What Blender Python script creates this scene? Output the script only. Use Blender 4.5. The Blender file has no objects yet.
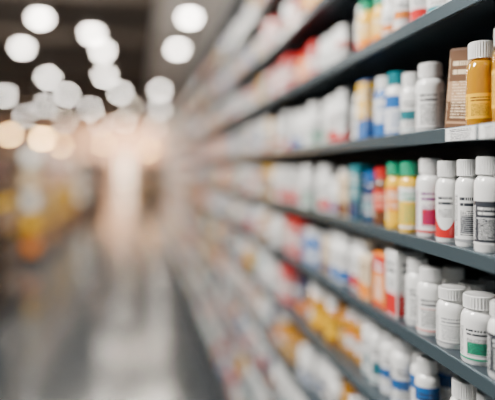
import bpy, bmesh, math, random
from math import pi, sin, cos, radians
from mathutils import Vector
rng = random.Random(31)
S = bpy.context.scene
COL = S.collection
EYE = 1.30

# ------------------------------------------------------------------ materials
PAL = {'white':(.82,.82,.80),'cream':(.78,.62,.42),'amber':(.50,.17,.015),'yellow':(.90,.52,.015),
 'orange':(.85,.25,.02),'red':(.58,.02,.02),'pink':(.80,.32,.28),'teal':(.008,.20,.24),'green':(.015,.36,.19),
 'blue':(.02,.13,.40),'navy':(.012,.035,.11),'brown':(.13,.05,.022),'charcoal':(.040,.045,.055),'gray':(.34,.35,.36),
 'purple':(.20,.03,.20),'gold':(.90,.50,.010),'kraft':(.15,.08,.046),'tan':(.46,.28,.16)}
MC = {}
def mat(name, col, rough=.5, metal=0., emit=0., var=.06, scale=14., spec=.5, trans=0., coat=0.):
    if name in MC: return MC[name]
    m = bpy.data.materials.new(name); m.use_nodes = True
    nt = m.node_tree; b = nt.nodes['Principled BSDF']
    tc = nt.nodes.new('ShaderNodeTexCoord'); no = nt.nodes.new('ShaderNodeTexNoise')
    no.inputs['Scale'].default_value = scale; no.inputs['Detail'].default_value = 4
    nt.links.new(tc.outputs['Object'], no.inputs['Vector'])
    mx = nt.nodes.new('ShaderNodeMix'); mx.data_type = 'RGBA'
    mx.inputs[6].default_value = tuple(c*(1-var) for c in col)+(1,)
    mx.inputs[7].default_value = tuple(min(1,c*(1+var)) for c in col)+(1,)
    nt.links.new(no.outputs['Fac'], mx.inputs[0]); nt.links.new(mx.outputs[2], b.inputs['Base Color'])
    b.inputs['Roughness'].default_value = rough; b.inputs['Metallic'].default_value = metal
    b.inputs['Specular IOR Level'].default_value = spec
    b.inputs['Transmission Weight'].default_value = trans
    b.inputs['Coat Weight'].default_value = coat; b.inputs['Coat Roughness'].default_value = .06
    if emit:
        b.inputs['Emission Color'].default_value = tuple(col)+(1,)
        b.inputs['Emission Strength'].default_value = emit
    MC[name] = m
    return m
def plastic(c):
    if c == 'amber': return mat('amber_plastic', (1.0,.47,.010), .07, var=.03, trans=.55, spec=.7, coat=1.)
    return mat('plastic_'+c, PAL[c], .18, var=.03, spec=.6, coat=.5)
def paper(c): return mat('card_'+c, PAL[c], .45, var=.05)

def label_mat(base, block, text, layout):
    key = 'label_%s_%s_%s_%s' % (base, block, text, layout)
    if key in MC: return MC[key]
    m = bpy.data.materials.new(key); m.use_nodes = True
    nt = m.node_tree; N = nt.nodes; L = nt.links; b = N['Principled BSDF']
    def put(n, i, v):
        if isinstance(v, (int, float)): n.inputs[i].default_value = v
        else: L.new(v, n.inputs[i])
    def op(o, a, c=0.):
        n = N.new('ShaderNodeMath'); n.operation = o; put(n,0,a); put(n,1,c); return n.outputs[0]
    def rgbmix(f, A, B):
        n = N.new('ShaderNodeMix'); n.data_type = 'RGBA'; L.new(f, n.inputs[0])
        for i, v in ((6,A),(7,B)):
            if isinstance(v, tuple): n.inputs[i].default_value = v+(1,)
            else: L.new(v, n.inputs[i])
        return n.outputs[2]
    uv = N.new('ShaderNodeUVMap'); sp = N.new('ShaderNodeSeparateXYZ'); L.new(uv.outputs[0], sp.inputs[0])
    u, v = sp.outputs[0], sp.outputs[1]
    def between(x, a, c): return op('MULTIPLY', op('GREATER_THAN', x, a), op('LESS_THAN', x, c))
    def mx(a, c): return op('MAXIMUM', a, c)
    off = op('ABSOLUTE', op('SUBTRACT', u, .5))
    if layout == 'low': blk = mx(op('LESS_THAN', v, .34), between(v, .37, .39))
    elif layout == 'top': blk = mx(op('GREATER_THAN', v, .66), op('LESS_THAN', v, .06))
    elif layout == 'mid': blk = mx(between(v, .34, .60), between(v, .05, .08))
    elif layout == 'arc': blk = op('LESS_THAN', v, op('ADD', .16, op('MULTIPLY', op('MULTIPLY', off, off), 14.)))
    elif layout == 'patch': blk = mx(op('MULTIPLY', between(v, .16, .50), op('LESS_THAN', off, .085)), op('LESS_THAN', v, .05))
    else: blk = mx(op('LESS_THAN', v, .05), op('MULTIPLY', between(v, .60, .62), op('LESS_THAN', off, .12)))
    col = rgbmix(blk, PAL[base], PAL[block])
    def words(n, lo, hi, u0, u1, freq, thr):
        row = op('FLOOR', op('MULTIPLY', v, n))
        fr = op('FRACT', op('MULTIPLY', v, n))
        cv = N.new('ShaderNodeCombineXYZ'); L.new(op('MULTIPLY', u, freq), cv.inputs[0]); L.new(op('MULTIPLY', row, 7.31), cv.inputs[1])
        nz = N.new('ShaderNodeTexNoise'); nz.inputs['Scale'].default_value = 1.; nz.inputs['Detail'].default_value = 2
        L.new(cv.outputs[0], nz.inputs['Vector'])
        w = op('MULTIPLY', op('GREATER_THAN', nz.outputs['Fac'], thr), between(fr, .22, .75))
        return op('MULTIPLY', w, op('MULTIPLY', between(v, lo, hi), between(u, u0, u1)))
    t = words(9, .667, .889, .40, .60, 75, .43)
    lo = .42 if layout in ('low','arc') else .12
    t = mx(t, words(26, lo, .60, .41, .59, 120, .45))
    t = mx(t, words(34, .10, .90, .63, .76, 150, .44))
    t = mx(t, words(34, .10, .90, .24, .37, 150, .44))
    col = rgbmix(t, col, PAL[text])
    L.new(col, b.inputs['Base Color']); b.inputs['Roughness'].default_value = .26
    b.inputs['Coat Weight'].default_value = .4; b.inputs['Coat Roughness'].default_value = .08
    MC[key] = m
    return m

# ------------------------------------------------------------------ mesh helpers
def mesh(name, V, F, mats, uvs=None, mi=None, smooth=35):
    me = bpy.data.meshes.new(name); me.from_pydata(V, [], F)
    for m in (mats if isinstance(mats, (list,tuple)) else [mats]): me.materials.append(m)
    if uvs:
        l = me.uv_layers.new(name='UVMap')
        for i, lp in enumerate(me.loops): l.data[i].uv = uvs[lp.vertex_index]
    if mi:
        for p, k in zip(me.polygons, mi): p.material_index = k
    if smooth:
        for p in me.polygons: p.use_smooth = True
        me.set_sharp_from_angle(angle=radians(smooth))
    me.update()
    return me
def lathe(prof, n, rib=None, wrap=True):
    V, F, U = [], [], []
    cols = n if wrap else n+1
    zt = [p[1] for p in prof]; z0, z1 = min(zt), max(zt)
    for j, (r, z) in enumerate(prof):
        for i in range(cols):
            a = 2*pi*i/n
            rr = r*(1-.055*(i % 2)) if rib and rib[0] <= j <= rib[1] else r
            V.append((rr*cos(a), rr*sin(a), z)); U.append((i/n, (z-z0)/max(1e-6, z1-z0)))
    for j in range(len(prof)-1):
        for i in range(n):
            a = j*cols+i; b2 = j*cols+(i+1) % cols
            F.append((a, b2, b2+cols, a+cols))
    if wrap:
        if prof[0][0] > 1e-5: F.append(tuple(reversed(range(n))))
        if prof[-1][0] > 1e-5: F.append(tuple((len(prof)-1)*n+i for i in range(n)))
    return V, F, U
def box_vf(x0,x1,y0,y1,z0,z1):
    V = [(x0,y0,z0),(x1,y0,z0),(x1,y1,z0),(x0,y1,z0),(x0,y0,z1),(x1,y0,z1),(x1,y1,z1),(x0,y1,z1)]
    F = [(3,2,1,0),(4,5,6,7),(0,1,5,4),(1,2,6,5),(2,3,7,6),(3,0,4,7)]
    return V, F
def boxes(name, L, m, bevel=0, seg=1):
    V, F = [], []
    for bx in L:
        v, f = box_vf(*bx); o = len(V); V += v; F += [tuple(i+o for i in q) for q in f]
    me = mesh(name, V, F, m, smooth=0)
    if bevel:
        bm = bmesh.new(); bm.from_mesh(me)
        bmesh.ops.bevel(bm, geom=bm.edges[:], offset=bevel, segments=seg, affect='EDGES')
        bm.to_mesh(me); bm.free()
    return me
def prism_y(name, prof, y0, y1, m):
    n = len(prof)
    V = [(x,y0,z) for x,z in prof]+[(x,y1,z) for x,z in prof]
    F = [(i,(i+1)%n,(i+1)%n+n,i+n) for i in range(n)]+[tuple(reversed(range(n))), tuple(range(n,2*n))]
    me = mesh(name, V, F, m, smooth=0)
    bm = bmesh.new(); bm.from_mesh(me); bmesh.ops.recalc_face_normals(bm, faces=bm.faces[:]); bm.to_mesh(me); bm.free()
    return me
def ob(name, me, parent=None, loc=(0,0,0), rz=0, rx=0):
    o = bpy.data.objects.new(name, me); COL.objects.link(o); o.location = loc; o.rotation_euler = (rx,0,rz)
    if parent: o.parent = parent
    return o
def tag(o, label, cat, group=None, kind=None):
    o['label'] = label; o['category'] = cat
    if group: o['group'] = group
    if kind: o['kind'] = kind
    return o
def thing(name, label, cat, loc=(0,0,0), rz=0, group=None, rx=0):
    return tag(ob(name, None, None, loc, rz, rx), label, cat, group)
def struct(name, me):
    o = ob(name, me); o['kind'] = 'structure'; return o

# ------------------------------------------------------------------ room
YW = 40.0; CZ = 4.15
floor_m = mat('polished_concrete', (.042,.049,.054), .15, var=.25, scale=1.3, spec=.38)
struct('floor', boxes('floor', [(-11,1.6,-3,YW+.2,-.1,0)], floor_m))
ceil_m = mat('dark_ceiling', (.026,.020,.018), .8, var=.3, scale=.8)
struct('ceiling', boxes('ceiling', [(-11,1.6,-3,YW+.2,CZ,CZ+.1)], ceil_m))
wall_m = mat('warm_wall', (.66,.45,.33), .7, var=.25, scale=.7)
struct('wall_right', boxes('wall_right', [(1.45,1.6,-3,YW+.2,0,CZ)], mat('grey_wall', (.36,.33,.31), .7)))
struct('wall_left', boxes('wall_left', [(-11,-10.85,-3,YW+.2,0,CZ)], wall_m))
DW0, DW1, DH = -1.5, -.6, 2.1
struct('wall_far', boxes('wall_far', [(-10.85,DW0,YW,YW+.2,0,CZ),(DW1,1.45,YW,YW+.2,0,CZ),(DW0,DW1,YW,YW+.2,DH,CZ)], wall_m))
glass_m = mat('glowing_entrance_glass', (1.,.82,.66), .3, emit=3.2, var=.02)  # pane glows by emission, standing in for daylight behind it
d = struct('door_1', boxes('door_1', [(DW0,DW1,YW+.06,YW+.10,.02,DH)], glass_m))
fr = ob('door_frame', boxes('door_frame', [(x-.04,x+.04,YW+.0,YW+.05,.0,DH) for x in (DW0+.04,-1.05,DW1-.04)]+[(DW0+.08,DW1-.08,YW,YW+.05,DH-.08,DH)], mat('frame_dark', (.05,.05,.05), .4)), d)
fr['kind'] = 'structure'
struct('trim_1', boxes('soffit', [(.30,1.45,-3,YW,CZ-.15,CZ)], mat('soffit_grey', (.55,.56,.57), .7)))
for i in range(10):
    y = 6+i*3.2
    struct('trim_%d' % (i+2), boxes('beam', [(-10.85,.30,y,y+.18,CZ-.18,CZ)], mat('beam_brown', (.060,.045,.036), .7)))

# ------------------------------------------------------------------ ceiling lights
housing_m = mat('lamp_housing', (.10,.10,.10), .4, metal=.6)
def diff_m(name, c, e): return mat(name, c, .5, emit=e, var=.01)
hv, hf, _ = lathe([(.03,.12),(.13,.10),(.15,.02),(.15,0),(.12,0)], 24)
house_me = mesh('lamp_housing', hv, hf, housing_m)
dv, df, _ = lathe([(.0,-.055),(.06,-.05),(.095,-.03),(.11,0),(.11,.01)], 24)
rv, rf, _ = lathe([(.010,.11),(.010,CZ-3.7)], 8)
rod_me = mesh('lamp_rod', rv, rf, housing_m)
rv, rf, _ = lathe([(.010,.11),(.010,CZ-.15-3.7)], 8)
rod2_me = mesh('lamp_rod', rv, rf, housing_m)
dif_me = {'n': mesh('lamp_diffuser', dv, df, diff_m('diffuser_neutral', (1,.92,.83), 70)),
          'd': mesh('lamp_diffuser', dv, df, diff_m('diffuser_dim', (1,.84,.66), 34)),
          'e': mesh('lamp_diffuser', dv, df, diff_m('diffuser_far', (1,.84,.66), 75)),
          'w': mesh('lamp_diffuser', dv, df, diff_m('diffuser_warm', (1,.58,.22), 110)),
          'o': mesh('lamp_diffuser', dv, df, diff_m('diffuser_orange', (1,.52,.18), 80))}
ORD = ['nearest']+[o+' nearest' for o in ('second','third','fourth','fifth','sixth','seventh','eighth','ninth','tenth','eleventh','twelfth')]
LROWS = [('over the long shelving', [(.78,9.1,'n'),(.75,11.6,'n'),(.6,18.1,'n'),(.79,23.9,'n'),(.85,35,'e')]),
 ('over the aisle', [(-.87,10.55,'n'),(-.78,12.05,'n'),(-.94,15.4,'n'),(-.66,18.9,'n'),(-.40,23.5,'d'),(-.9,31,'e')]),
 ('over the yellow gondola', [(-1.61,9.6,'n'),(-2.37,12.05,'n'),(-2.48,16.0,'n'),(-2.46,19.8,'n'),(-2.1,24.5,'n'),(-2.3,33,'e')]),
 ('over the far left', [(-4.6,20.5,'n'),(-3.75,23.5,'n'),(-5.6,29.,'n'),(-4.1,32,'e')])]
for where, pts in LROWS:
    for i, (x, y, k) in enumerate(pts):
        o = thing('ceiling_light', '%s round glowing ceiling lamp of the row %s' % (ORD[i], where), 'ceiling light', (x,y,3.7), 0, 'round ceiling lamps '+where)
        ob('lamp_housing', house_me, o); ob('lamp_diffuser', dif_me[k], o); ob('lamp_rod', rod2_me if x > .3 else rod_me, o)
PEND = [(-2.2,13.4,1.92,'w','brightest warm pendant lamp hanging low above the yellow gondola'),(-3.72,17.2,2.2,'w','warm pendant lamp hanging low at the far left edge'),
        (-2.95,22.0,2.05,'o','small warm pendant lamp hanging deep in the shop at left'),(-1.7,27.0,2.3,'o','small warm pendant lamp hanging deep in the shop over the far shelves'),
        (.35,25.0,1.95,'o','small warm pendant lamp hanging beyond the end of the long shelving')]
for i, (x, y, z, k, lb) in enumerate(PEND):
    o = thing('pendant_lamp', lb, 'pendant lamp', (x,y,z), 0, 'low warm pendants')
    ob('lamp_housing', house_me, o); ob('lamp_diffuser', dif_me[k], o)
    v2, f2, _ = lathe([(.012,.11),(.012,(CZ-.15 if x > .3 else CZ)-z)], 8); ob('lamp_rod', mesh('lamp_cable', v2, f2, housing_m), o)

# ------------------------------------------------------------------ long shelving on the right
XF, XB = .42, .76
steel = mat('slate_shelf_steel', (.045,.062,.075), .36, metal=.4, var=.12, scale=5)
edge_m = mat('shelf_edge_steel', (.085,.122,.142), .24, metal=.55, var=.1, scale=6)
back_m = mat('shelf_back_panel', (.012,.017,.022), .6, var=.15, scale=3)
TOPS = {'fourth shelf above middle':.572,'third shelf above middle':.400,'second shelf above middle':.228,'first shelf above middle':.052,
        'middle shelf':-.111,'first shelf below middle':-.263,'second shelf below middle':-.425,'third shelf below middle':-.590,
        'fourth shelf below middle':-.755,'fifth shelf below middle':-.920,'lowest shelf':-1.13}
LEN = 1.2
def shelving_bay():
    o = thing('shelving_unit', 'x', 'shelving', (0,0,0), 0, 'bays of the long grey shelving along the right')
    ob('back_panel', boxes('back_panel', [(XB,XB+.015,0,LEN,.0,EYE+.80)], back_m), o)
    for y in (0, LEN-.03):
        ob('upright', boxes('upright', [(XB-.03,XB,y,y+.03,0,EYE+.80)], steel), o)
    ob('plinth', boxes('plinth', [(XF+.02,XB,0,LEN,0,EYE-1.13-.022)], back_m), o)
    for nm, t in TOPS.items():
        z = EYE+t
        s = ob('shelf', prism_y('shelf', [(XF+.0035,z-.003),(XB-.03,z-.003),(XB-.03,z-.015),(XF+.0035,z-.015)], 0, LEN, steel), o)
        ob('shelf_edge', prism_y('shelf_edge', [(XF,z-.0205),(XF,z-.0015),(XF+.0006,z-.0004),(XF+.0012,z),(XF+.0028,z),(XF+.0033,z-.001),(XF+.0033,z-.0195),(XF+.0075,z-.0195),(XF+.0075,z-.0205)], 0, LEN, edge_m), s)
    ob('header', boxes('header', [(XF-.0,XB,0,LEN,EYE+.73,EYE+.80)], back_m), o)
    return o
def copy_tree(o, parent=None):
    kids = list(o.children)
    c = o.copy(); COL.objects.link(c)
    if parent: c.parent = parent
    for k in kids: copy_tree(k, c)
    return c
bay = shelving_bay()
BL = ['nearest bay of the grey metal shelving, holding the sharpest bottles','second bay of grey metal shelving, just past the sharp bottles',
      'third bay of grey metal shelving along the right','fourth bay of grey metal shelving along the right','fifth bay of grey metal shelving along the right',
      'sixth bay of grey metal shelving along the right','seventh bay of grey metal shelving along the right','farthest bay of grey metal shelving at the aisle end']
for i in range(8):
    b = bay if i == 0 else copy_tree(bay)
    b.location = (0, -.1+i*LEN, 0); b['label'] = BL[i]
YEND = -.1+8*LEN-.05

# ------------------------------------------------------------------ products
class Bottle:
    kind = 'bottle'
    def __init__(s, desc, col, body, cap, lab, R, H, capw=.82, lz=None):
        s.desc, s.col, s.R, s.H, s.body, s.cap, s.lab, s.capw = desc, col, R, H, body, cap, lab, capw
        s.w = s.d = 2*R; s._p = None; s.lz = lz or ((.22,.70) if body == 'amber' else None)
    def parts(s):
        if s._p: return s._p
        R, H = s.R, s.H; ch = min(.024, H*.2); hb = H-ch
        prof = [(0,.0015),(R*.8,.0012),(R*.93,0),(R,.003),(R,hb-.016),(R*.985,hb-.012),(R*.93,hb-.0075),(R*.83,hb-.004),(R*.72,hb-.002),(R*.66,hb),(R*.66,hb+.004)]
        v, f, _ = lathe(prof, 40); body = mesh('bottle_body', v, f, plastic(s.body))
        c = R*s.capw
        prof = [(c*.9,hb+.0005),(c*.99,hb+.001),(c,hb+.002),(c,hb+ch-.003),(c*.975,hb+ch-.001),(c*.92,hb+ch),(c*.86,hb+ch-.0004),(0,hb+ch-.0006)]
        v, f, _ = lathe(prof, 64, rib=(2,3)); cap = mesh('bottle_cap', v, f, plastic(s.cap), smooth=20)
        z0, z1 = (hb*s.lz[0], hb*s.lz[1]) if s.lz else (.007, hb-.019)
        v, f, u = lathe([(R+.0004, z0),(R+.0004, z1)], 48, wrap=False)
        lab = mesh('bottle_label', v, f, label_mat(*s.lab), uvs=u)
        s._p = [('body', body), ('cap', cap), ('label', lab)]
        return s._p
    def low(s):
        R, H = s.R, s.H; ch = min(.024, H*.2); hb = H-ch
        out = []
        v, f, _ = lathe([(R,0),(R,hb*.12)], 12); out.append((v, f, plastic(s.body)))
        v, f, _ = lathe([(R*1.01,hb*.12),(R*1.01,hb*.8)], 12); out.append((v, f, paper(s.lab[0])))
        if s.lab[3] != 'none':
            v, f, _ = lathe([(R*1.03,hb*.2),(R*1.03,hb*.42)], 12); out.append((v, f, paper(s.lab[1])))
        v, f, _ = lathe([(R,hb*.8),(R*.95,hb*.93),(R*.66,hb)], 12); out.append((v, f, plastic(s.body)))
        c = R*s.capw
        v, f, _ = lathe([(c,hb),(c,H-.001),(c*.9,H)], 12); out.append((v, f, plastic(s.cap)))
        return out
class Carton:
    kind = 'carton'
    def __init__(s, desc, col, body, lab, w, d, H):
        s.desc, s.col, s.body, s.lab, s.w, s.d, s.H = desc, col, body, lab, w, d, H; s._p = None
    def parts(s):
        if s._p: return s._p
        w, d, H = s.w/2, s.d/2, s.H
        body = boxes('carton_body', [(-d,d,-w,w,0,H-.0012)], paper(s.body), bevel=.0012, seg=2)
        flap = boxes('carton_flap', [(-d+.002,d-.0006,-w+.0015,w-.0015,H-.0016,H)], paper(s.body), bevel=.0003)
        e = .0005
        V = [(-d-e,w-.002,.003),(-d-e,-w+.002,.003),(-d-e,-w+.002,H-.004),(-d-e,w-.002,H-.004),
             (-d+.002,-w-e,.003),(d-.002,-w-e,.003),(d-.002,-w-e,H-.004),(-d+.002,-w-e,H-.004)]
        pr = mesh('carton_print', V, [(0,1,2,3),(4,5,6,7)], label_mat(*s.lab), uvs=[(.36,0),(.64,0),(.64,1),(.36,1)]*2, smooth=0)
        s._p = [('carton_body', body), ('tuck_flap', flap), ('printed_panel', pr)]
        return s._p
    def low(s):
        w, d, H = s.w/2, s.d/2, s.H
        v, f = box_vf(-d,d,-w,w,0,H); out = [(v, f, paper(s.lab[0]))]
        if s.lab[3] != 'none':
            v, f = box_vf(-d-.002,d,-w-.002,w+.002,H*.12,H*.42); out.append((v, f, paper(s.lab[1])))
        return out
B = Bottle; K = Carton
def wb(c, layout='low', R=.0195, H=.12, text='charcoal'):
    ln = {'low':'%s lower band','top':'%s upper band','mid':'%s middle band','arc':'%s curved print','patch':'%s square print','none':'%s fine print'}[layout]
    return B('white bottle with '+ln % c, 'white', 'white', 'white', ('white', c, text, layout), R, H)
whites = [(wb('red',H=.112),4),(wb('orange','mid',.018,.098),3),(wb('teal',R=.021,H=.105),4),(wb('pink','top',.018,.09),4),(wb('blue','low',.022,.112),3),(wb('gray','none',.021,.10),5),
  (wb('red','arc',.018,.12),3),(wb('brown','mid',.020,.105),3),(wb('purple','low',.017,.085),2),(wb('green','patch',.021,.112),3),(wb('blue','patch',.0175,.092),3),
  (B('short white jar with teal band','white','white','white',('white','teal','charcoal','low'),.027,.075,.92),3),
  (B('short white jar with fine print','white','white','white',('white','gray','gray','none'),.026,.082,.92),4)]
tall = [(wb('gray','none',.021,.122),3),(wb('blue','mid',.0225,.120),3),(wb('teal','patch',.020,.124),2),(wb('blue','top',.0195,.116),2)]
ambers = [(B('amber bottle with yellow label','amber','amber','white',('yellow','gold','brown','low'),.021,.105),4),
  (B('amber bottle with white label','amber','amber','white',('white','orange','brown','top'),.020,.112),4),
  (B('amber bottle with brown label','amber','amber','amber',('brown','gold','cream','mid'),.021,.098),3)]
colours = [(B('yellow bottle with green cap','yellow','yellow','green',('yellow','orange','white','low'),.018,.108),3),
  (B('teal bottle with white cap','teal','teal','white',('teal','white','white','patch'),.019,.10),3),
  (B('blue bottle with white cap','blue','blue','white',('blue','white','white','patch'),.021,.092),2),
  (B('orange bottle with red cap','orange','orange','red',('orange','red','white','low'),.020,.10),3)]
cpool = [(K('white carton with red band','white','white',('white','red','charcoal','low'),.055,.05,.105),4),
  (K('white carton with pink top','white','white',('white','pink','charcoal','top'),.065,.05,.085),5),
  (K('white carton with blue band','white','white',('white','blue','charcoal','mid'),.05,.05,.112),3),
  (K('orange carton with white print','orange','orange',('orange','white','white','patch'),.06,.05,.095),3),
  (K('cream carton with brown base','cream','cream',('cream','brown','brown','low'),.06,.045,.08),3),
  (K('teal carton with white print','teal','teal',('teal','white','white','mid'),.055,.05,.095),3),
  (K('red carton with white print','red','red',('red','white','white','mid'),.05,.05,.105),4),
  (K('navy carton with orange base','navy','navy',('navy','orange','white','low'),.06,.05,.088),2),
  (K('pink carton with white print','pink','pink',('pink','white','red','mid'),.06,.05,.09),4),
  (K('brown carton with gold top','brown','brown',('brown','gold','cream','top'),.06,.05,.11),3)]
def pick(P):
    r = rng.uniform(0, sum(w for _, w in P))
    for s, w in P:
        r -= w
        if r <= 0: return s
    return P[0][0]
MIX = whites+ambers+colours+cpool
LOW = whites+ambers+ambers+colours+cpool

ITEMS = []
def put(spec, x, y, shelf, rz=0, label=None, row=0, rx=0, lift=0):
    ITEMS.append(dict(s=spec, x=x, y=y, shelf=shelf, rz=rz, label=label, row=row, rx=rx, lift=lift))
def front_x(spec): return XF+.015+spec.d/2
# ---- foreground, middle shelf
dark = B('d','dark','white','white',('charcoal','white','white','none'),.0190,.125,.86,(.10,.66))
plain = B('p','white','white','white',('white','gray','charcoal','patch'),.0172,.122,.86)
redarc = B('r','white','white','white',('white','red','charcoal','arc'),.0178,.120,.86)
purple = B('u','white','white','white',('white','red','purple','patch'),.0220,.124,.80)
yelgr = B('y','yellow','yellow','green',('yellow','white','green','top'),.0185,.119,.86)
oragr = B('o','orange','yellow','green',('orange','yellow','white','low'),.0185,.118,.86)
redbr = B('b','brown','brown','red',('red','brown','cream','low'),.0185,.108)
M_ = 'middle shelf'
put(dark, .454,.617,M_, .85, 'white bottle cut by the right edge on the middle shelf')
put(dark, .453,.668,M_, .80, 'white bottle with dark charcoal wraparound label, rightmost whole bottle on the middle shelf')
put(plain,.455,.720,M_, .95, 'slim white bottle with small gray square print beside the charcoal-labelled bottle')
put(redarc,.452,.767,M_, .75, 'slim white bottle with red curved print on the middle shelf, sharply seen')
put(purple,.458,.829,M_, .95, 'wide white bottle with red square print beside the green-capped yellow bottle')
put(yelgr,.453,.889,M_, 1.0, 'yellow bottle with green cap beside the wide white bottle, middle shelf')
put(oragr,.456,.948,M_, 1.0, 'orange-labelled yellow bottle with green cap, second green cap on the middle shelf')
put(redbr,.456,1.003,M_, 1.0, 'dark brown bottle with red label behind the green-capped bottles')
put(B('nv','blue','navy','blue',('navy','teal','white','mid'),.020,.100), .458,1.055,M_, 1.0, 'dark navy bottle with teal band beyond the red-labelled brown bottle')
put(K('t','teal','teal',('teal','navy','white','low'),.05,.05,.112), .462,1.108,M_, 0, 'dark teal carton on the middle shelf beyond the green-capped bottles')
put(K('c','cream','cream',('cream','brown','brown','low'),.06,.05,.09), .462,1.175,M_, 0, 'cream carton with brown base beside the dark teal carton, middle shelf')
# ---- foreground, first shelf above
U_ = 'first shelf above middle'
gold = B('g','amber','amber','white',('yellow','gold','brown','low'),.021,.125,.9)
amb = B('a','amber','amber','white',('gold','yellow','brown','patch'),.0205,.118,.86,(.14,.50))
put(gold,.458,.632,U_, .85, 'gold-labelled amber bottle cut by the right edge above the price tags')
put(amb,.458,.692,U_, .85, 'amber bottle with white cap and gold label above the price tags')
put(K('k','brown','kraft',('kraft','tan','cream','mid'),.044,.042,.120), .476,.760,U_, .42, 'worn brown carton, leaning askew, between amber and white bottles', 0, .085, .0030)
put(B('w','white','white','white',('white','gray','charcoal','none'),.0230,.114,.8), .459,.832,U_, .9, 'white bottle with gray fine print beside the askew brown carton')
put(B('v','teal','white','white',('white','teal','charcoal','mid'),.019,.108), .458,.893,U_, .95, 'white bottle with teal middle band on the shelf above the green caps')
put(B('x','white','white','teal',('white','blue','blue','top'),.0215,.118), .458,.948,U_, 1., 'white bottle with teal cap and blue upper band')
put(B('x2','blue','blue','white',('white','blue','blue','low'),.021,.118), .460,1.003,U_, 1., 'white-capped bottle with blue lower band next to the teal-capped bottle')
put(K('z','blue','blue',('yellow','blue','white','low'),.05,.05,.12), .462,1.065,U_, 0, 'yellow and blue carton on the shelf above the middle')
# ---- foreground, first shelf below
L_ = 'first shelf below middle'
jar = B('j','white','white','white',('white','green','charcoal','patch'),.0240,.091,.88)
jar2 = B('j2','white','white','white',('white','gray','gray','none'),.0225,.086,.88)
jar4 = B('j4','white','white','white',('white','gray','charcoal','none'),.0195,.080,.88)
put(B('j3','dark','white','white',('charcoal','gray','white','none'),.0225,.094,.88), .452,.630,L_, .8, 'white jar with charcoal label cut by the right edge, low shelf')
put(jar,.452,.688,L_, .85, 'squat white jar with green and black print, sharpest on the first shelf below middle')
put(jar4,.497,.728,L_, .9, 'small squat white jar standing behind the green-printed jar', 1)
put(jar2,.500,.780,L_, .9, 'squat white jar standing behind the plain jar', 1)
put(wb('gray','none',.021,.10),.502,.835,L_, .9, 'white bottle standing behind the pink-printed bottle, low shelf', 1)
put(jar4,.545,.745,L_, .9, 'small white jar deep in the third row of the low shelf', 2)
put(jar2,.548,.80,L_, .9, 'squat white jar deep in the third row, beside the smaller jar', 2)
put(jar2,.453,.757,L_, .9, 'squat plain white jar left of the green-printed jar')
put(wb('pink','none',.0215,.104), .452,.818,L_, .9, 'white bottle with pink fine print left of the squat plain jars')
put(wb('gray','none',.020,.110), .457,.870,L_, .95, 'plain white bottle beside the red and white carton, first shelf below middle')
put(K('q','red','white',('white','red','charcoal','low'),.045,.05,.114), .460,.925,L_, 0, 'red and white carton on the first shelf below middle')
put(K('q2','orange','orange',('orange','red','white','top'),.055,.05,.100), .463,.985,L_, 0, 'orange carton beside the red and white carton, first shelf below middle')
put(K('q3','cream','cream',('cream','orange','brown','low'),.055,.05,.085), .461,1.05,L_, 0, 'cream carton with orange base behind the orange carton')

start = {M_:1.22, U_:1.10, L_:1.085}
vis = {'second shelf above middle':.66,'third shelf above middle':1.15,'fourth shelf above middle':1.7,'second shelf below middle':.66,
       'third shelf below middle':.98,'fourth shelf below middle':1.35,'fifth shelf below middle':1.7,'lowest shelf':2.2}
for sh in TOPS:
    y = start.get(sh, vis.get(sh)); below = 'below' in sh or 'lowest' in sh
    last = None
    while y < YEND-.1:
        if sh == 'second shelf below middle' and y < 1.03: P = tall
        elif sh == 'second shelf below middle' and y < 1.42: P = whites[:1]+ambers*2
        elif sh == 'second shelf above middle' and y < 1.0: P = whites
        elif sh == 'third shelf below middle' and y < 1.4: P = whites+ambers
        else: P = LOW if below else MIX
        sp = pick(P)
        if len(P) > 3:
            while last is sp: sp = pick(P)
        last = sp; run = rng.choice((1,1,1,2,2,3))
        for _ in range(run):
            if y+sp.w > YEND: break
            yy = y+sp.w/2
            rz = rng.uniform(.7,1.15) if sp.kind == 'bottle' else rng.uniform(-.06,.10)
            put(sp, front_x(sp)+rng.uniform(-.006,.022), yy, sh, rz)
            if sh in (L_,'second shelf below middle','third shelf below middle') and yy < 1.5:
                put(sp, front_x(sp)+sp.d+.028, yy, sh, rz, None, 1)
            y += sp.w+rng.uniform(.003,.014)
        if rng.random() < .28: y += rng.uniform(.02,.06)

UNITS = ['','first','second','third','fourth','fifth','sixth','seventh','eighth','ninth','tenth','eleventh','twelfth','thirteenth','fourteenth','fifteenth','sixteenth','seventeenth','eighteenth','nineteenth']
TENS = {2:('twenty','twentieth'),3:('thirty','thirtieth'),4:('forty','fortieth'),5:('fifty','fiftieth'),6:('sixty','sixtieth'),7:('seventy','seventieth'),8:('eighty','eightieth'),9:('ninety','ninetieth')}
def ordinal(n):
    if n < 20: return UNITS[n]
    if n >= 100: return 'hundredth'
    t, u = divmod(n, 10)
    return TENS[t][1] if u == 0 else TENS[t][0]+'-'+UNITS[u]
ITEMS.sort(key=lambda i: i['y'])
byrow = {}
for it in ITEMS: byrow.setdefault((it['shelf'], it['row']), []).append(it)
for (sh, row), L in byrow.items():
    for i, it in enumerate(L):
        it['ord'] = i+1
        a = L[i-1]['s'].col if i else None; b = L[i+1]['s'].col if i+1 < len(L) else None
        it['nb'] = (a, b)
lim = {'bottle':300,'carton':300}; cnt = {'bottle':0,'carton':0}; near, far = [], []
for it in ITEMS:
    k = it['s'].kind
    if cnt[k] < lim[k]: cnt[k] += 1; near.append(it)
    else: far.append(it)
used = set(it['label'] for it in near if it['label'])
cand = {}
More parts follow.
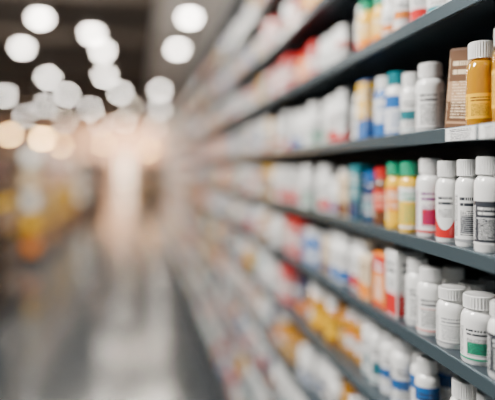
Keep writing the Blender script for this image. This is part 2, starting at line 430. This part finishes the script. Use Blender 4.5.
for it in near:
    if it['label']: continue
    a, b = it['nb']
    if it['row'] == 1: t = '%s in second row, %s, %s along' % (it['s'].desc, it['shelf'], ordinal(it['ord']))
    elif a and b: t = '%s on %s, between %s and %s' % (it['s'].desc, it['shelf'], b, a)
    else: t = '%s at near end of %s' % (it['s'].desc, it['shelf'])
    it['t'] = t; cand.setdefault(t, []).append(it)
for t, L in cand.items():
    for it in L:
        if len(L) == 1 and t not in used: it['label'] = t
        else: it['label'] = '%s on %s, %s from near end' % (it['s'].desc, it['shelf'], ordinal(it['ord']))
for it in near:
    s = it['s']
    nm = 'pill_bottle' if s.kind == 'bottle' else 'medicine_carton'
    if s.kind == 'bottle' and s.H < .095 and s.R > .019: nm = 'pill_jar'
    o = thing(nm, it['label'], s.kind if s.kind == 'bottle' else 'box', (it['x'], it['y'], EYE+TOPS[it['shelf']]-.003+it['lift']), it['rz'],
              ('bottles' if s.kind == 'bottle' else 'cartons')+' on the '+it['shelf'], it['rx'])
    for pn, me in s.parts(): ob(pn, me, o)
for k, nm, lb in (('bottle','bottle_rows','small blurred bottles filling the far half of the long right-hand shelving'),('carton','carton_rows','small blurred cartons filling the far half of the long right-hand shelving')):
    V, F, MI, mats = [], [], [], []
    for it in far:
        if it['s'].kind != k: continue
        c, sn = cos(it['rz']), sin(it['rz'])
        for v, f, m in it['s'].low():
            if m not in mats: mats.append(m)
            o = len(V); z0 = EYE+TOPS[it['shelf']]-.003
            V += [(it['x']+x*c-y*sn, it['y']+x*sn+y*c, z0+z) for x, y, z in v]
            F += [tuple(i+o for i in q) for q in f]; MI += [mats.index(m)]*len(f)
    if V: tag(ob(nm, mesh(nm, V, F, mats, mi=MI)), lb, 'bottles' if k == 'bottle' else 'boxes', None, 'stuff')

# ---- price tags in the rail of the shelf above the middle
tag_m = label_mat('white','gray','charcoal','none')
def price_tag(y0, y1, label):
    z0, z1 = EYE+.052-.0190, EYE+.052-.0018
    o = thing('price_tag', label, 'price tag', (XF-.0012, y0, z0), 0, 'price tags on the shelf edge')
    h = z1-z0; wdt = y1-y0
    ob('tag_holder', boxes('tag_holder', [(.0003,.0012,-.001,wdt+.001,-.0005,h+.0005)], mat('clear_tag_plastic', (.45,.5,.52), .2)), o)
    V = [(0,wdt,0),(0,0,0),(0,0,h),(0,wdt,h)]
    ob('tag_card', mesh('tag_card', V, [(0,1,2,3)], tag_m, uvs=[(.36,.1),(.64,.1),(.64,.95),(.36,.95)], smooth=0), o)
price_tag(.645, .718, 'white printed price tag on the shelf edge under the amber bottle')
price_tag(.560, .640, 'white printed price tag on the shelf edge, cut by the right edge')

# ------------------------------------------------------------------ left gondolas
gond_m = mat('gondola_steel', (.045,.036,.034), .5, var=.1)
gbase_m = mat('gondola_base', (.045,.028,.026), .5, var=.1)
def G(desc, col, body, lab, w, H): return K(desc, col, body, lab, w, .16, H)
YB = G('yellow box with gold base','yellow','yellow',('yellow','gold','brown','low'),.24,.20)
OB = G('tan box with white print','tan','tan',('tan','white','white','patch'),.22,.18)
GB = G('gold box with cream top','gold','gold',('gold','cream','brown','top'),.26,.19)
CB = G('cream box with orange base','cream','cream',('cream','orange','brown','low'),.20,.17)
WB = G('white box with pink top','white','white',('white','pink','brown','top'),.24,.19)
PB = G('white box with fine print','white','white',('white','gray','gray','none'),.22,.17)
BB = G('brown box with gold top','brown','brown',('brown','gold','cream','top'),.22,.20)
DB = G('dark brown box with tan band','kraft','kraft',('kraft','tan','tan','mid'),.22,.19)
UB = G('orange box with white print','orange','orange',('orange','white','white','patch'),.22,.17)
FAR = [K('wide red box','red','red',('red','white','white','mid'),.55,.3,.36), K('wide yellow box','yellow','yellow',('yellow','orange','brown','low'),.5,.3,.38),
       K('wide white box','white','white',('white','orange','brown','top'),.6,.3,.34), K('wide cream box','cream','cream',('cream','brown','brown','top'),.5,.3,.38),
       K('wide tan box','tan','tan',('tan','white','white','mid'),.5,.3,.32)]
SHN = ['lowest','second','third','fourth','fifth','top']
def gondola(x0, x1, y0, y1, label, short, sides, palettes, nlev=5, yfrom=None, pitch=.29, depth=.19):
    o = thing('gondola', label, 'shelving', (0,0,0), 0, 'low gondolas left of the aisle')
    xm = (x0+x1)/2; H = .14+pitch*nlev+.03
    ob('spine_panel', boxes('spine_panel', [(xm-.02,xm+.02,y0+depth+.12,y1,0,H)], gond_m), o)
    ob('end_panel', boxes('end_panel', [(x0+.05,x1-.05,y0+depth+.10,y0+depth+.12,0,H)], gond_m), o)
    ob('base', boxes('base', [(x0+.02,x1-.02,y0+.02,y1,0,.14)], gbase_m), o)
    zs = [.14+pitch*i for i in range(nlev)]
    for z in zs:
        ob('shelf', boxes('shelf', [(x0,x1,y0,y1,z,z+.02)], gond_m), o)
    n = {}
    def drop(sp, x, y, z, rz, li, side):
        k = (li, side); n[k] = n.get(k, 0)+1
        t = tag(ob('grocery_box', None, None, (x,y,z), rz), '%s, %s on %s shelf of the %s gondola %s' % (sp.desc, ordinal(n[k]), SHN[li], short, side), 'box', 'boxes on the %s gondola' % short)
        for pn, me in sp.parts(): ob(pn, me, t)
    for li, z in enumerate(zs):
        palette = palettes[li % len(palettes)]
        if 'end' in sides:
            x = x0+.03
            sp = rng.choice(palette)
            while x+sp.w < x1-.03-(.16 if 'side' in sides else 0):
                drop(sp, x+sp.w/2, y0+.02+sp.d/2, z+.0203, pi/2, li, 'end'); x += sp.w+.012
                sp = rng.choice(palette)
        if 'side' in sides:
            y = yfrom or y0+.02
            sp = rng.choice(palette)
            while True:
                if rng.random() < .45: sp = rng.choice(palette)
                if y+sp.w > y1-.02: break
                drop(sp, x1-.015-sp.d/2, y+sp.w/2, z+.0203, pi, li, 'side'); y += sp.w+rng.choice((.02,.04,.16))
gondola(-2.15,-1.14,4.6,6.0,'tall dark gondola cut by the left edge of the photo','near left',('side',), [[DB,BB],[DB,OB],[BB,CB]], 5, 5.1)
gondola(-2.35,-1.30,7.6,12.2,'low gondola of yellow and white boxes left of the aisle','yellow',('end','side'), [[DB,BB,UB],[YB,YB,GB],[WB,PB,YB],[CB,WB,UB],[PB,CB,WB]])
gondola(-4.2,-3.15,9.6,12.0,'gondola of cream and white boxes behind the yellow one','cream',('end',), [[DB,CB],[CB,WB,GB],[WB,PB],[CB,PB]])
gondola(-2.35,-1.30,13.8,19.0,'far gondola on the left of the aisle past the person','far aisle',('end','side'), [[DB,BB],[WB,YB],[PB,CB],[CB,WB]], 4, 13.82)
gondola(-6.0,-4.6,13.5,15.0,'farthest left gondola of pale boxes under the warm pendants','far left',('end',), [[CB,DB],[WB,YB],[PB,CB]])
gondola(-.25,.60,21.0,22.4,'low dark display standing at the far end of the aisle','aisle end',('end',), [[BB,DB,OB]], 4)
gondola(-7.2,-1.9,31.0,32.0,'wide stocked shelving across the back of the shop','back',('end',), [FAR], 3, None, .46, .34)
gondola(-.2,1.3,31.0,32.0,'short stocked shelving at the back beside the bright entrance','back right',('end',), [FAR], 3, None, .46, .34)

# ------------------------------------------------------------------ shopper in the aisle
def skin(name, P, E, R, m, parent, lv=2, root=0):
    me = bpy.data.meshes.new(name); me.from_pydata(P, E, [])
    o = bpy.data.objects.new('tmp', me); COL.objects.link(o)
    sk = o.modifiers.new('s', 'SKIN')
    for i, r in enumerate(R):
        d = me.skin_vertices[0].data[i]; d.radius = r if isinstance(r, tuple) else (r, r); d.use_root = (i == root)
    ss = o.modifiers.new('b', 'SUBSURF'); ss.levels = lv; ss.render_levels = lv
    dg = bpy.context.evaluated_depsgraph_get(); dg.update()
    m2 = bpy.data.meshes.new_from_object(o.evaluated_get(dg)); bpy.data.objects.remove(o)
    m2.materials.clear(); m2.materials.append(m)
    for p in m2.polygons: p.use_smooth = True
    return ob(name, m2, parent)
def person(loc, rz, label, top, bottom, hair):
    o = thing('person', label, 'person', loc, rz, None)
    sk = mat('skin', (.50,.30,.22), .5, var=.04)
    P = [(0,0,.95),(0,.01,1.12),(0,0,1.30),(0,-.01,1.43),(0,.0,1.50),(0,.015,1.57),(0,.02,1.65),(0,.015,1.71)]
    R = [(.15,.10),(.13,.09),(.16,.10),(.13,.08),.05,.068,.082,.06]
    E = [(i,i+1) for i in range(7)]
    def add(p, r, frm):
        P.append(p); R.append(r); E.append((frm, len(P)-1)); return len(P)-1
    for sd, fy in ((-1,.16),(1,-.14)):
        h = add((sd*.09,0,.90), .085, 0); k = add((sd*.10,fy*.7+.02,.50), .058, h); a = add((sd*.10,fy-.03,.09), .038, k)
        f = add((sd*.11,fy+.04,.035), .035, a); add((sd*.115,fy+.14,.03), .028, f)
        s = add((sd*.18,-.01,1.40), .058, 3); e = add((sd*.24,-fy*.5-.03,1.13), .042, s); w = add((sd*.24,-fy*.9+.05,.89), .028, e)
        hnd = add((sd*.24,-fy*.9+.07,.82), (.036,.018), w)
        for j in range(4):
            g = add((sd*(.235+.0), -fy*.9+.045+j*.019, .765), .0085, hnd); add((sd*.230, -fy*.9+.05+j*.018, .725-.006*abs(1.5-j)), .007, g)
        g = add((sd*.222, -fy*.9+.115, .80), .010, hnd); add((sd*.215, -fy*.9+.128, .765), .0085, g)
    add((0,.115,1.625), .012, 6)
    skin('body', P, E, R, sk, o)
    TP = [(0,0,.90)]+[P[1],P[2],P[3]]; TR = [(.165,.125),(.155,.115),(.185,.125),(.155,.10)]
    TE = [(0,1),(1,2),(2,3)]
    for sd, fy in ((-1,.16),(1,-.14)):
        n = len(TP); TP += [(sd*.185,-.01,1.40),(sd*.245,-fy*.5-.03,1.13),(sd*.243,-fy*.9+.045,.92)]; TR += [.078,.062,.05]; TE += [(3,n),(n,n+1),(n+1,n+2)]
    skin('jacket', TP, TE, TR, top, o)
    BP = [(0,0,.93)]; BR = [(.165,.12)]; BE = []
    for sd, fy in ((-1,.16),(1,-.14)):
        n = len(BP); BP += [(sd*.09,0,.86),(sd*.10,fy*.7+.02,.50),(sd*.10,fy-.03,.10)]; BR += [.105,.08,.065]; BE += [(0,n),(n,n+1),(n+1,n+2)]
    skin('trousers', BP, BE, BR, bottom, o)
    for sd, fy in ((-1,.16),(1,-.14)):
        skin('shoe', [(sd*.10,fy-.05,.05),(sd*.11,fy+.05,.045),(sd*.115,fy+.15,.038)], [(0,1),(1,2)], [.048,.046,.036], mat('shoe_dark', (.03,.03,.03), .5), o)
    skin('hair', [(0,-.02,1.60),(0,-.02,1.68),(0,.005,1.745)], [(0,1),(1,2)], [.080,.098,.07], hair, o)
    for sd in (-1,1):
        v, f, _ = lathe([(0,-.01),(.008,-.006),(.010,0),(.008,.006),(0,.01)], 10)
        ob('eye', mesh('eye', v, f, mat('eye_dark', (.03,.02,.02), .2)), o, (sd*.032,.093,1.655))
    v, f, _ = lathe([(0,-.005),(.022,-.003),(.022,.003),(0,.005)], 12)
    ob('mouth', mesh('mouth', v, f, mat('lips', (.4,.14,.12), .5)), o, (0,.085,1.583))
    for sd in (-1,1):
        v, f, _ = lathe([(0,-.03),(.014,-.018),(.018,0),(.014,.02),(0,.03)], 10)
        ob('ear', mesh('ear', v, f, sk), o, (sd*.088,.01,1.645))
    return o
person((-.86,11.6,0), .1, 'blurred person in dark clothing walking away beside the yellow gondola', mat('jacket_dark', (.012,.010,.013), .85), mat('trousers_dark', (.012,.013,.018), .85), mat('hair_brown', (.03,.02,.015), .6))

# ------------------------------------------------------------------ added area lights, world, camera
def area(x, y, z, sx, sy, e, tgt, col=(1,.95,.90)):  # area light without a fixture, added to light stock
    l = bpy.data.lights.new('added_light', 'AREA'); l.shape = 'RECTANGLE'; l.size = sx; l.size_y = sy; l.energy = e; l.color = col
    o = bpy.data.objects.new('added_light', l); COL.objects.link(o); o.location = (x,y,z)
    o.rotation_euler = (Vector(tgt)-Vector((x,y,z))).to_track_quat('-Z','Y').to_euler()
area(-.95,.95,2.75,.40,.8,140,(.45,.95,1.25),(1,.96,.91))
area(-.80,4.0,3.6,.4,3.5,175,(.4,4.2,1.0),(1,.95,.90))
area(-.8,8.6,3.6,.3,3.0,110,(-.1,9,.4),(1,.90,.80))
area(-1.0,6.5,3.7,1.0,.5,330,(-1.8,9.0,.9),(1,.92,.78))  # added to brighten the boxes on the left gondola
area(-.6,11.0,3.8,.3,3,330,(-1.6,11.,.8),(1,.92,.78))
area(-3.6,8.0,3.8,1.5,.6,300,(-3.8,11,.9),(1,.88,.72))
area(-.6,15.5,3.9,.3,5,330,(-1.5,16,.6),(1,.86,.72))  # added narrow strip: lightens the far gondola, streaks the floor reflection
area(-5.5,19,3.9,3,6,360,(-5.0,21,0),(1,.82,.64))
area(-.8,27,3.9,.3,6,260,(-.8,29,0),(1,.80,.62))  # added narrow strip for the light streak on the floor
area(-4.5,26,3.9,6,1.,520,(-4.5,31.5,1.0),(1,.80,.62))
area(-1.0,36.8,3.9,4,1.2,1000,(-1.0,40,1.2),(1,.74,.52))  # added wash that gives the far wall its warm glow
W = bpy.data.worlds.new('world'); S.world = W; W.use_nodes = True
W.node_tree.nodes['Background'].inputs[0].default_value = (.74,.90,1,1); W.node_tree.nodes['Background'].inputs[1].default_value = .24
cam = bpy.data.cameras.new('camera'); co = bpy.data.objects.new('camera', cam); COL.objects.link(co)
co.location = (0,0,EYE); co.rotation_euler = (pi/2, 0, -radians(10.8))
cam.sensor_width = 36; cam.lens = 560/495*36; cam.shift_y = -35/495; cam.clip_start = .02
cam.dof.use_dof = True; cam.dof.focus_distance = .775; cam.dof.aperture_fstop = 1.05
S.camera = co
